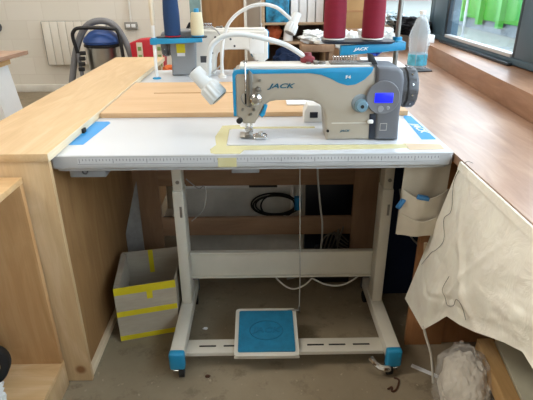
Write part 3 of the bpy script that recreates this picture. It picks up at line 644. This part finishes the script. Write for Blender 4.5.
def cone(name, x, y, z, r0, r1, h, mat, label, group=None, inner='whitee'):
    c = thing(name, (x, y, z), label, 'thread cone', group)
    MB().lathe([(r0 * 0.9, 0.004), (r0, 0.008), (r0 * 1.0, h * 0.5), (r1, h - 0.005), (r1 * 0.85, h)], (x, y, z), n=32).build('winding', mat, c)
    MB().lathe([(r0 * 0.97, 0.0005), (r0 * 0.97, 0.004), (r0 * 0.85, 0.006)], (x, y, z), n=28).lathe([(r1 * 0.5, h), (r1 * 0.42, h + 0.018)], (x, y, z), n=20).build('cone_core', inner, c)
    return c
cone('thread_cone', 0.252, 1.715, 1.1225, 0.037, 0.033, 0.19, 'threadred', 'left dark red thread cone on the near thread stand', 'dark red thread cones')
cone('thread_cone', 0.381, 1.715, 1.1225, 0.037, 0.033, 0.19, 'threadred', 'dark red thread cone beside the steel pole of the near stand', 'dark red thread cones')

t2 = thing('thread_stand', (-0.535, 2.62, TZ), 'white taped thread stand pole with blue bar on the far table', 'thread stand')
MB().cyl((-0.540, 2.59, TZ + 0.001), (-0.528, 2.59, 1.55), 0.0085, n=14).build('pole', 'white', t2)
MB().lathe([(0.022, 0.001), (0.022, 0.006), (0.013, 0.010)], (-0.540, 2.59, TZ), n=20).build('pole_foot', 'blue', t2)
tw_ = MB()
for i in range(5): tw_.lathe([(0.0105 + 0.002 * (i % 2), 0), (0.012, 0.028)], (-0.534, 2.59, 1.10 + i * 0.028), n=14)
tw_.build('tape_wrap', 'tapewrap', t2)
MB().prism([(-0.555, 1.008), (-0.29, 1.018), (-0.29, 1.038), (-0.555, 1.036)], 2.572, 2.59, 'y', 0.003).lathe([(0.016, 0), (0.016, 0.034)], (-0.537, 2.592, 1.006), n=18).build('tray_bar', 'blue', t2)
MB().prism(rounded(-0.53, -0.27, 2.59, 2.66, 0.02), 1.036, 1.042, 'z', 0.002).build('spool_tray', 'navy', t2)
cone('thread_cone', -0.444, 2.62, 1.043, 0.041, 0.036, 0.21, 'threadblue', 'navy blue thread cone on the far thread stand', None, 'red')
cone('thread_cone', -0.318, 2.625, 1.043, 0.033, 0.028, 0.115, 'threadcream', 'short cream thread cone on the far thread stand', None, 'blue')

# ================================================================== GOOSENECK LAMPS
def lamp(label, path, tip, d, base_loc, r_neck, s=1.0, red=True):
    g = thing('gooseneck_lamp', base_loc, label, 'lamp')
    MB().tube(path, r_neck, 10, 6).build('neck', 'lampw', g)
    bx, by, bz = base_loc
    MB().lathe([(0.020 * s, 0.0005), (0.020 * s, 0.012 * s), (0.011 * s, 0.018 * s), (0.010 * s, 0.026 * s)], base_loc, n=20).build('magnet_base', 'redstrap' if red else 'whitee', g)
    d = Vector(d).normalized(); o = Vector(tip)
    hd = MB().lathe([(0.016 * s, -0.052 * s), (0.021 * s, -0.050 * s), (0.022 * s, 0.0), (0.026 * s, 0.004 * s)], o, d, 28).build('lamp_head', 'lampw', g)
    MB().lathe([(0.026 * s, 0.004 * s), (0.030 * s, 0.008 * s), (0.031 * s, 0.046 * s), (0.027 * s, 0.050 * s)], o, d, 48, True, lambda k: 1.0 if k % 4 < 2 else 0.90).build('heat_sink', 'lampw', g)
    MB().lathe([(0.024 * s, 0.0495 * s), (0.024 * s, 0.052 * s), (0.015 * s, 0.053 * s)], o, d, 24).build('lamp_lens', 'lens', g)
    MB().lathe([(0.007 * s, -0.056 * s), (0.007 * s, -0.050 * s)], o, d, 14).build('switch_button', 'darkgrey', g)
    return g
lamp('white gooseneck lamp arching from the top of the near machine', [(0.150, 1.565, 1.075), (0.125, 1.56, 1.098), (0.075, 1.56, 1.126), (0.02, 1.555, 1.142), (-0.05, 1.55, 1.156), (-0.105, 1.55, 1.152), (-0.143, 1.55, 1.128), (-0.156, 1.55, 1.09), (-0.158, 1.55, 1.05), (-0.163, 1.55, 1.03)],
     (-0.168, 1.55, 1.006), (0.66, -0.18, -0.72), (0.150, 1.565, 1.0710), 0.0078, 1.12)
lamp('white gooseneck lamp arching high over the far machine', [(-0.19, 2.50, 0.90), (-0.188, 2.50, 0.98), (-0.170, 2.50, 1.07), (-0.135, 2.50, 1.13), (-0.075, 2.50, 1.175), (0.005, 2.50, 1.198), (0.08, 2.50, 1.185), (0.135, 2.50, 1.145), (0.158, 2.5, 1.125)],
     (0.165, 2.50, 1.112), (-0.35, -0.3, -0.75), (-0.19, 2.50, 0.8535), 0.0085, 1.0, False)
MB().cyl((-0.19, 2.50, 0.87), (-0.19, 2.50, 0.91), 0.009, n=12).build('neck_root', 'lampw', bpy.data.objects['gooseneck_lamp.001'])

tag(MB().blob((0.155, 2.79, 0.885), (0.085, 0.05, 0.07), 4, 0.22, 2, 9, TZ + 0.0012).build('navy_cloth', 'navycloth'), 'heap of navy cloth beyond the far machine needle end', 'cloth')

# ================================================================== UNDER THE TABLES
wf = thing('timber_frame', (-0.02, 2.05, 0), 'brown plywood frame standing between the two sewing tables', 'frame')
MB().box(-0.578, -0.466, 2.03, 2.055, 0, 0.832, 0.002).build('upright', 'brown', wf)
MB().box(0.425, 0.535, 2.03, 2.055, 0, 0.832, 0.002).build('upright', 'brown', wf)
MB().box(-0.466, 0.425, 2.035, 2.055, 0.455, 0.56, 0.002).build('top_rail', 'brownx', wf)
MB().box(-0.466, 0.425, 2.035, 2.055, 0.200, 0.292, 0.002).build('middle_rail', 'brownx', wf)
# grey trunking panel and pipe on the far side of the frame
tk = thing('trunking_panel', (-0.1, 2.24, 0), 'grey panel with white pipe along its top behind the timber frame', 'panel')
MB().box(-0.42, 0.22, 2.235, 2.25, 0.0, 0.385, 0.002).build('panel', plain('dust_grey', '#d0cbc1', 0.6, 0, 0.4, 0.12, 5), tk)
MB().cyl((-0.42, 2.222, 0.372), (-0.06, 2.222, 0.372), 0.010, n=12).build('pipe', 'white', tk)
MB().tube([(0.08, 2.222, 0.372), (0.14, 2.222, 0.372), (0.155, 2.222, 0.362), (0.157, 2.222, 0.25)], 0.010, 10, 3).build('pipe', 'white', tk)
MB().cyl((-0.06, 2.222, 0.372), (0.08, 2.222, 0.372), 0.006, n=10).build('pipe_link', 'black', tk)
ck = MB()
for i, (a, b) in enumerate(((0.115, 0.062), (0.10, 0.050), (0.118, 0.055), (0.085, 0.066))):
    ck.tube([(0.065 + 0.006 * i + a * math.cos(2 * math.pi * k / 28), 2.215 - 0.006 * i, 0.275 + b * math.sin(2 * math.pi * k / 28)) for k in range(29)], 0.0045, 6)
tag(ck.build('cable_coil', 'rubber'), 'coil of black cable hanging on the grey panel', 'cable')
tag(MB().box(0.165, 0.20, 2.19, 2.225, 0.25, 0.32, 0.006).build('blue_plug', 'sticker'), 'blue plug hanging beside the black cable coil', 'plug')
tag(MB().box(0.225, 0.47, 2.24, 2.28, 0.0, 0.42, 0.004).build('dark_panel', 'navy'), 'dark navy upright panel behind the timber frame at right', 'case')  # only a plain dark panel right of the grey one
# cables
tag(MB().tube([(0.222, 1.82, 0.776), (0.228, 1.82, 0.60), (0.245, 1.82, 0.45), (0.258, 1.82, 0.35), (0.25, 1.81, 0.22), (0.22, 1.86, 0.10), (0.12, 1.95, 0.006)], 0.004, 7, 5).build('power_cable', 'cable'), 'thin grey cable hanging beneath the table behind the beam', 'cable')
tag(MB().tube([(0.02, 1.77, 0.19), (0.08, 1.76, 0.115), (0.13, 1.75, 0.088), (0.18, 1.75, 0.105), (0.215, 1.76, 0.135)], 0.0035, 7, 5).tube([(0.215, 1.76, 0.135), (0.28, 1.76, 0.10), (0.345, 1.76, 0.098), (0.40, 1.76, 0.13), (0.44, 1.77, 0.17), (0.45, 1.77, 0.215)], 0.0035, 7, 5).build('white_cable', 'wcable'), 'white cable drooping in loops below the near cross beam', 'cable')
cw = MB()
for i in range(5):
    cw.tube([(0.27 + 0.02 * i, 1.95 + 0.01 * i, 0.16), (0.29 + 0.02 * i, 1.94, 0.24 + 0.012 * i), (0.35, 1.95, 0.25 - 0.02 * i), (0.40, 1.96, 0.20 - 0.015 * i)], 0.0035, 6, 4)
tag(cw.build('tangled_cables', 'dull'), 'tangle of thin grey cables on the black box by the timber frame', 'cables')
tag(MB().box(0.25, 0.41, 1.92, 2.02, 0.0, 0.158, 0.01).build('power_box', 'black'), 'black box on the floor under the tangle of grey cables', 'box')
tag(MB().tube([(-0.285, 1.715, 0.62), (-0.262, 1.71, 0.60), (-0.235, 1.70, 0.585), (-0.215, 1.69, 0.60), (-0.21, 1.69, 0.56), (-0.225, 1.69, 0.50), (-0.275, 1.715, 0.44)], 0.0022, 6, 5).build('hook_wire', 'cable'), 'thin curled wire beside the left table post', 'wire')
# pale sheet and dark board leaning by the bench
tag(MB().prism([(-0.628, 0), (-0.552, 0), (-0.550, 0.50), (-0.558, 0.48), (-0.628, 0.24)], 1.985, 1.992, 'y').build('pale_sheet', plain('pale_sheet_grey', '#9d9a96', 0.6, 0, 0.4, 0.15, 12)), 'pale grey sheet leaning beside the left timber upright', 'sheet')

# cardboard box with yellow tape
cb = thing('cardboard_box', (-0.45, 1.68, 0), 'open grey cardboard box with yellow tape bands under the table', 'box')
A, B, C_, D = Vector((-0.562, 1.53)), Vector((-0.338, 1.587)), Vector((-0.345, 1.85)), Vector((-0.596, 1.80))
def wall(p, q, z0, z1, t=0.004):
    d = (q - p).normalized(); n = Vector((-d.y, d.x)) * t
    return MB().prism([tuple(p), tuple(q), tuple(q + n), tuple(p + n)], z0, z1, 'z')
HB = 0.25
for (p, q, nm) in ((A, B, 'front_wall'), (B, C_, 'side_wall'), (C_, D, 'rear_wall'), (D, A, 'side_wall')): wall(p, q, 0.002, HB).build(nm, 'cardboard', cb)
MB().prism([tuple(A), tuple(B), tuple(C_), tuple(D)], 0.001, 0.006, 'z').build('box_floor', 'cardboard', cb)
fl = MB().prism([(-0.598, 1.79), (-0.565, 1.55), (-0.545, 1.56), (-0.575, 1.79)], 0.12, 0.249, 'z'); fl.build('inner_flap', 'cardboard', cb)
dn = (B - A).normalized(); off = Vector((dn.y, -dn.x)) * 0.0012
for (z0, z1) in ((0.218, 0.2515), (0.118, 0.142), (0.004, 0.026)):
    wall(A + off, B + off, z0, z1, 0.001).build('yellow_tape', 'yellow', cb)
ma_ = A + (B - A) * 0.52
wall(ma_ + off * 1.3, ma_ + dn * 0.022 + off * 1.3, 0.185, 0.252, 0.001).build('yellow_tape', 'yellow', cb)
mr = C_ + (D - C_) * 0.5; dr = (D - C_).normalized()
wall(mr + Vector((0.0, -0.006)), mr + dr * 0.02 + Vector((0, -0.006)), 0.14, 0.252, 0.001).build('yellow_tape', 'yellow', cb)

# floor litter
tag(MB().box(0.0, 0.10, -0.008, 0.008, 0.0008, 0.006, 0.001, 1, Matrix.Translation((0.55, 1.375, 0)) @ Matrix.Rotation(R(-36), 4, 'Z')).build('white_offcut', 'paper'), 'white strip offcut lying on the floor beside the plastic bag', 'offcut')
tag(MB().tube([(0.435, 1.262, 0.004), (0.452, 1.272, 0.004), (0.447, 1.252, 0.004), (0.462, 1.258, 0.004), (0.478, 1.285, 0.004), (0.484, 1.305, 0.004), (0.470, 1.315, 0.004)], 0.0032, 6, 4).build('thread_scrap', 'scrap'), 'dark brown thread scrap on the floor by the right caster', 'thread')
for i, (x, y) in enumerate(((-0.20, 1.335), (-0.235, 1.60))):
    tag(MB().blob((x, y, 0.004), (0.010, 0.007, 0.004), 2, 0.3, 2, i, 0.0005).build('lint_scrap', ('scrap', 'paper')[i]), ('brown lint scrap on the floor in front of the left foot', 'white lint scrap on the floor behind the left foot')[i], 'scrap')

# ================================================================== RIGHT BENCH
rbn = thing('window_bench', (0.9, 1.9, 0), 'oak window bench with glossy top along the right wall', 'bench')
MB().prism([(0.582, 0.25), (1.14, 0.25), (1.14, 3.70), (0.582, 3.70)], 0.802, 0.830, 'z', 0.002).build('bench_top', 'worktop', rbn)
MB().box(0.562, 0.700, 1.50, 1.525, 0.0, 0.800, 0.002).build('leg_panel', 'legwood', rbn)
MB().box(0.556, 0.700, 1.488, 1.50, 0.0, 0.165, 0.003).build('foot_block', 'legwood', rbn)
MB().box(0.70, 1.10, 1.50, 1.52, 0.0, 0.800, 0.002).build('leg_panel', 'legwood', rbn)
MB().box(0.70, 1.10, 0.40, 0.42, 0.0, 0.800, 0.002).build('leg_panel', 'legwood', rbn)
MB().box(0.60, 1.10, 3.4, 3.42, 0.0, 0.800, 0.002).build('leg_panel', 'legwood', rbn)
MB().prism([(0.614, 0.45), (0.637, 0.45), (0.742, 1.23), (0.692, 1.23)], 0.19, 0.25, 'z', 0.004).build('shelf_rail', 'pine', rbn)
MB().prism([(0.641, 0.45), (1.08, 0.45), (1.08, 1.22), (0.745, 1.22)], 0.235, 0.255, 'z', 0.002).build('lower_shelf', 'greencard', rbn)
struct(MB().prism([(0.885, 0.25), (1.25, 0.25), (1.25, 6.0), (1.24, 6.0), (1.085, 3.40)], 0.8305, 0.925, 'z', 0.003).build('trim_2', 'sill'))
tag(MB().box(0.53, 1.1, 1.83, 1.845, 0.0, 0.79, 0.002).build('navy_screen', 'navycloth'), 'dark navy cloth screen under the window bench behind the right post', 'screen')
tag(MB().tube([(0.57, 1.826, 0.52), (0.60, 1.824, 0.40), (0.64, 1.822, 0.30), (0.70, 1.822, 0.24)], 0.004, 6, 4).build('dangling_cable', 'cable'), 'grey cable sloping across the dark navy panel', 'cable')
for i in range(3):
    tag(MB().cyl((0.586 + 0.017 * i, 1.484 - 0.006 * i, 0.36), (0.572 + 0.021 * i, 1.470 - 0.006 * i, 0.468 + 0.02 * (i == 1)), 0.0065, n=8).build('wooden_stick', 'plyedge'), ('thin pale stick leaning on the bench leg, farthest left of three', 'thin pale stick in the middle of three on the bench leg', 'thin pale stick beside the cream cloth edge on the bench leg')[i], 'stick', 'pale sticks against the bench leg')
tag(MB().box(0.572, 0.64, 1.450, 1.4875, 0.33, 0.362, 0.003).build('stick_holder', 'legwood'), 'small wooden holder on the bench leg under the three sticks', 'holder')

# tool apron hanging under the table corner
ap = thing('pocket_apron', (0.525, 1.452, 0.55), 'cream canvas pocket apron hanging under the right table corner', 'apron')
def apron(u, v):
    x = 0.451 + 0.147 * u + (1 - u) * (-0.006) * v ** 2 - 0.012 * u * v; z = 0.783 - 0.245 * v
    if v > 0.85: x += 0.0
    y = 1.425 + 0.006 * math.sin(u * 9 + v * 3) - 0.012 * v
    return (x, y, z)
MB().grid(apron, 20, 20, 0.003).build('backing', 'calico', ap)
def pocket(z_top, z_bot, dip, y_off, w0, w1):
    def f(u, v):
        zt = z_top - dip * math.sin(math.pi * u) ; z = zt + (z_bot - zt) * v
        k = (0.783 - z) / 0.245
        x0 = 0.451 - 0.006 * k * k + w0; x1 = 0.598 - 0.012 * k + w1
        return (x0 + (x1 - x0) * u, 1.415 - 0.012 * k - y_off * math.sin(math.pi * u) * (1 - 0.6 * v) + 0.003 * math.sin(u * 12), z)
    return f
MB().grid(pocket(0.700, 0.575, 0.028, 0.02, 0.0, 0.0), 20, 12, 0.003).build('upper_pocket', 'calico2', ap)
MB().grid(pocket(0.618, 0.541, 0.016, 0.03, 0.001, -0.002), 20, 12, 0.003).build('lower_pocket', 'calico', ap)
def clip_(x, y, z, ry, label):
    c = MB().box(-0.018, 0.018, -0.006, 0.004, -0.008, 0.008, 0.003, 2, Matrix.Translation((x, y, z)) @ Matrix.Rotation(R(ry), 4, 'Y'))
    c.box(-0.012, 0.020, -0.011, -0.005, -0.006, 0.006, 0.002, 2, Matrix.Translation((x, y, z)) @ Matrix.Rotation(R(ry), 4, 'Y'))
    return tag(c.build('blue_clip', 'clip'), label, 'clip', 'blue clips on the apron')
clip_(0.508, 1.388, 0.680, 12, 'blue clip on the upper pocket edge of the apron')
clip_(0.447, 1.408, 0.650, -62, 'blue clip tilted on the left edge of the apron')

# cream cloth hanging from the bench edge
from mathutils import noise as NZ
top = [(0.5735, y, 0.832) for y in (1.300, 1.225, 1.15, 1.075, 1.00, 0.92, 0.84, 0.74, 0.55)]
bot = [(0.550, 1.535, 0.187), (0.550, 1.322, 0.211), (0.550, 1.235, 0.310), (0.550, 1.165, 0.392), (0.550, 1.078, 0.430), (0.550, 0.994, 0.475), (0.548, 0.860, 0.557), (0.548, 0.790, 0.592), (0.542, 0.690, 0.590)]
def lerp_list(L, t):
    t = t * (len(L) - 1); i = min(int(t), len(L) - 2); k = t - i
    return Vector(L[i]).lerp(Vector(L[i + 1]), k)
def drape(u, v):
    p = lerp_list(top, u).lerp(lerp_list(bot, u), v)
    n = NZ.fractal(Vector((u * 4.0, v * 3.2, 0.7)), 0.9, 2.0, 4)
    f = (1 - v ** 5) * min(1.0, u / 0.10) ** 1.5
    p.x += f * (v * (0.013 * n + 0.012 * math.sin(u * 19 + 2.5 * v) * v) - 0.016 * math.sin(v * math.pi))
    q = math.hypot((u - 0.22) * 1.2, (v - 0.80)) ; p.x -= f * 0.022 * math.exp(-(q / 0.10) ** 2)
    k = abs(((u - 0.02) * 0.9 - (1 - v) * 0.30)); p.x -= 0.010 * math.exp(-(k / 0.022) ** 2) * v * f
    k = abs(((0.62 - u) * 1.0 - (1 - v) * 0.55)); p.x -= 0.016 * math.exp(-(k / 0.025) ** 2) * v * f
    k = abs((u - 0.33) - (0.8 - v) * 0.42); p.x -= 0.010 * math.exp(-(k / 0.018) ** 2) * v * f
    k = abs((v - 0.74) - 0.35 * (u - 0.10)); p.x += 0.008 * math.exp(-(k / 0.02) ** 2) * f * (1 if u < 0.5 else math.exp(-((u - 0.5) / 0.1) ** 2))
    return p
dr_ = thing('cream_cloth', (0.55, 1.1, 0.2), 'cream canvas cloth draped from the edge of the window bench', 'cloth')
MB().grid(drape, 90, 60, 0.0016).build('cloth_sheet', 'canvas', dr_)
MB().grid(lambda u, v: (0.5712 - 0.004 * v - 0.002, 1.298 - 0.75 * u, 0.832 - 0.022 * v), 40, 3, 0.0012).build('hem', 'canvas', dr_)
# loose dark thread trailing over the cloth
th = []
for (u, v) in ((0.0, 0.0), (0.02, 0.10), (0.10, 0.22), (0.06, 0.30), (0.12, 0.38), (0.09, 0.47), (0.06, 0.52), (0.04, 0.58), (0.02, 0.66)):
    q = drape(u, v); th.append((q.x - 0.006, q.y - 0.002, q.z))
th = [(0.60, 1.285, 0.832), (0.575, 1.280, 0.835)] + th[1:]
tag(MB().tube(th, 0.0009, 5, 5).build('loose_thread', 'thread'), 'dark loose thread trailing down the upper cream cloth', 'thread')
th = []
for (u, v) in ((0.30, 0.62), (0.28, 0.72), (0.33, 0.80), (0.36, 0.88), (0.42, 0.86), (0.45, 0.78), (0.52, 0.80), (0.54, 0.92)):
    q = drape(u, v); th.append((q.x - 0.008, q.y - 0.003, q.z))
tag(MB().tube(th, 0.0009, 5, 5).build('loose_thread', 'thread'), 'grey loose thread looping low on the cream cloth above the bag', 'thread')
tag(MB().tube([(0.548, 1.318, 0.235), (0.556, 1.312, 0.20), (0.580, 1.30, 0.13), (0.592, 1.295, 0.07), (0.602, 1.288, 0.004)], 0.0042, 8, 5).build('white_string', 'wcable'), 'white string hanging from the cloth corner to the floor', 'string')

# plastic bag of wadding
bgp = thing('plastic_bag', (0.63, 1.17, 0), 'clear plastic bag stuffed with pale wadding under the bench', 'bag')
MB().blob((0.632, 1.14, 0.13), (0.068, 0.092, 0.118), 5, 0.09, 3.0, 4, 0.003).build('wadding', 'wadding', bgp)
MB().blob((0.632, 1.14, 0.14), (0.080, 0.11, 0.150), 5, 0.13, 2.0, 6, 0.001).build('bag_film', 'bagfilm', bgp)

# ================================================================== ON THE BENCH
bo = thing('water_bottle', (0.905, 2.86, 0.83), 'crumpled clear water bottle with blue label on the window bench', 'bottle')
crump = lambda k: 1.0 + 0.05 * math.sin(k * 2.4)
MB().lathe([(0.044, 0.002), (0.052, 0.006), (0.053, 0.09), (0.049, 0.10), (0.055, 0.12), (0.057, 0.18), (0.050, 0.215), (0.030, 0.27), (0.014, 0.285), (0.014, 0.30)], (0.905, 2.86, 0.83), (0, 0, 1), 20, True, crump).build('bottle_body', 'bottle', bo)
MB().lathe([(0.0545, 0.025), (0.0545, 0.085)], (0.905, 2.86, 0.83), n=24, cap=False).build('bottle_label', 'bottlelabel', bo)
MB().lathe([(0.017, 0.296), (0.017, 0.314), (0.014, 0.316)], (0.905, 2.86, 0.83), n=20).build('bottle_cap', 'white', bo)
tag(MB().prism([(0.62, 2.92), (0.86, 2.90), (0.88, 3.28), (0.66, 3.30)], 0.8308, 0.834, 'z').build('white_sheet', 'paper'), 'white paper sheet lying on the bench behind the near stand pole', 'paper')
tag(MB().prism([(0.875, 2.74), (0.965, 2.76), (0.955, 2.98), (0.87, 2.97)], 0.8308, 0.8375, 'z', 0.001).build('dark_tablet', 'darkgrey'), 'flat dark slab under the water bottle on the bench', 'tablet')
tag(MB().blob((0.775, 3.40, 0.855), (0.042, 0.04, 0.028), 3, 0.3, 2.2, 3, 0.831).build('blue_scrunch', plain('royal_blue', '#1f49b0', 0.5)), 'crumpled royal blue ball on the white paper sheet', 'wrapper')
tag(MB().box(1.085, 1.125, 3.25, 3.30, 0.9255, 0.975, 0.004).build('white_carton', 'paper'), 'small white carton on the sill beside the bottle', 'carton')
bags = [((0.60, 3.42, 0.90), (0.075, 0.09, 0.085), 'white plastic bag between the two dark red cones'),
        ((0.385, 3.46, 0.945), (0.10, 0.08, 0.045), 'flat white crumpled bag left of the red cones'),
        ((0.83, 3.60, 0.905), (0.13, 0.10, 0.09), 'white crumpled bag right of the red cones on the bench'),
        ((0.90, 3.95, 1.02), (0.065, 0.10, 0.06), 'white bag lying highest beside the far window')]
for i, (c, r3, lb) in enumerate(bags):
    tag(MB().blob(c, r3, 4, 0.28, 2.2, i + 1, (0.832, 0.9055, 0.832, 0.9605)[i]).build('white_bag', 'whitecloth'), lb, 'bag', 'white bags by the window')
fs = thing('far_stool', (0.39, 3.5, 0), 'dark box shaped stand under the flat white crumpled bag', 'stand')
MB().box(0.28, 0.50, 3.36, 3.56, 0.86, 0.905, 0.004).build('stand_top', 'brown', fs)
for (x, y) in ((0.30, 3.38), (0.48, 3.38), (0.30, 3.54), (0.48, 3.54)): MB().box(x - 0.015, x + 0.015, y - 0.015, y + 0.015, 0, 0.86).build('leg', 'brown', fs)
fc = thing('far_cabinet', (0.9, 4.15, 0), 'brown cabinet at the end of the window bench', 'cabinet')
MB().box(0.62, 0.97, 3.80, 4.4, 0, 0.96, 0.004).build('carcass', 'brown', fc)
MB().box(0.63, 0.79, 3.79, 3.80, 0.05, 0.93, 0.002).build('door', 'brownx', fc)
MB().box(0.80, 0.96, 3.79, 3.80, 0.05, 0.93, 0.002).build('door', 'brownx', fc)
cx = thing('kraft_carton', (0.73, 4.1, 0.96), 'tan cardboard carton on the far cabinet between the red cones', 'carton')
MB().box(0.64, 0.80, 3.92, 4.2, 0.9605, 1.24, 0.003).build('carton_body', 'kraft', cx)
MB().box(0.64, 0.80, 3.917, 3.92, 1.075, 1.09).build('carton_seam', 'plankedge', cx)
tag(MB().blob((1.12, 3.75, 0.985), (0.10, 0.26, 0.065), 4, 0.28, 2.4, 8, 0.9262).build('black_jacket', 'blackcloth'), 'dark jacket heaped on the sill below the far window', 'clothing')
tag(MB().blob((1.09, 4.32, 1.005), (0.10, 0.22, 0.055), 4, 0.25, 2.4, 5, 0.9262).build('grey_cloth', cloth('grey_blue_cloth', '#a7b3b8')), 'pale grey cloth on the sill behind the dark jacket', 'cloth')
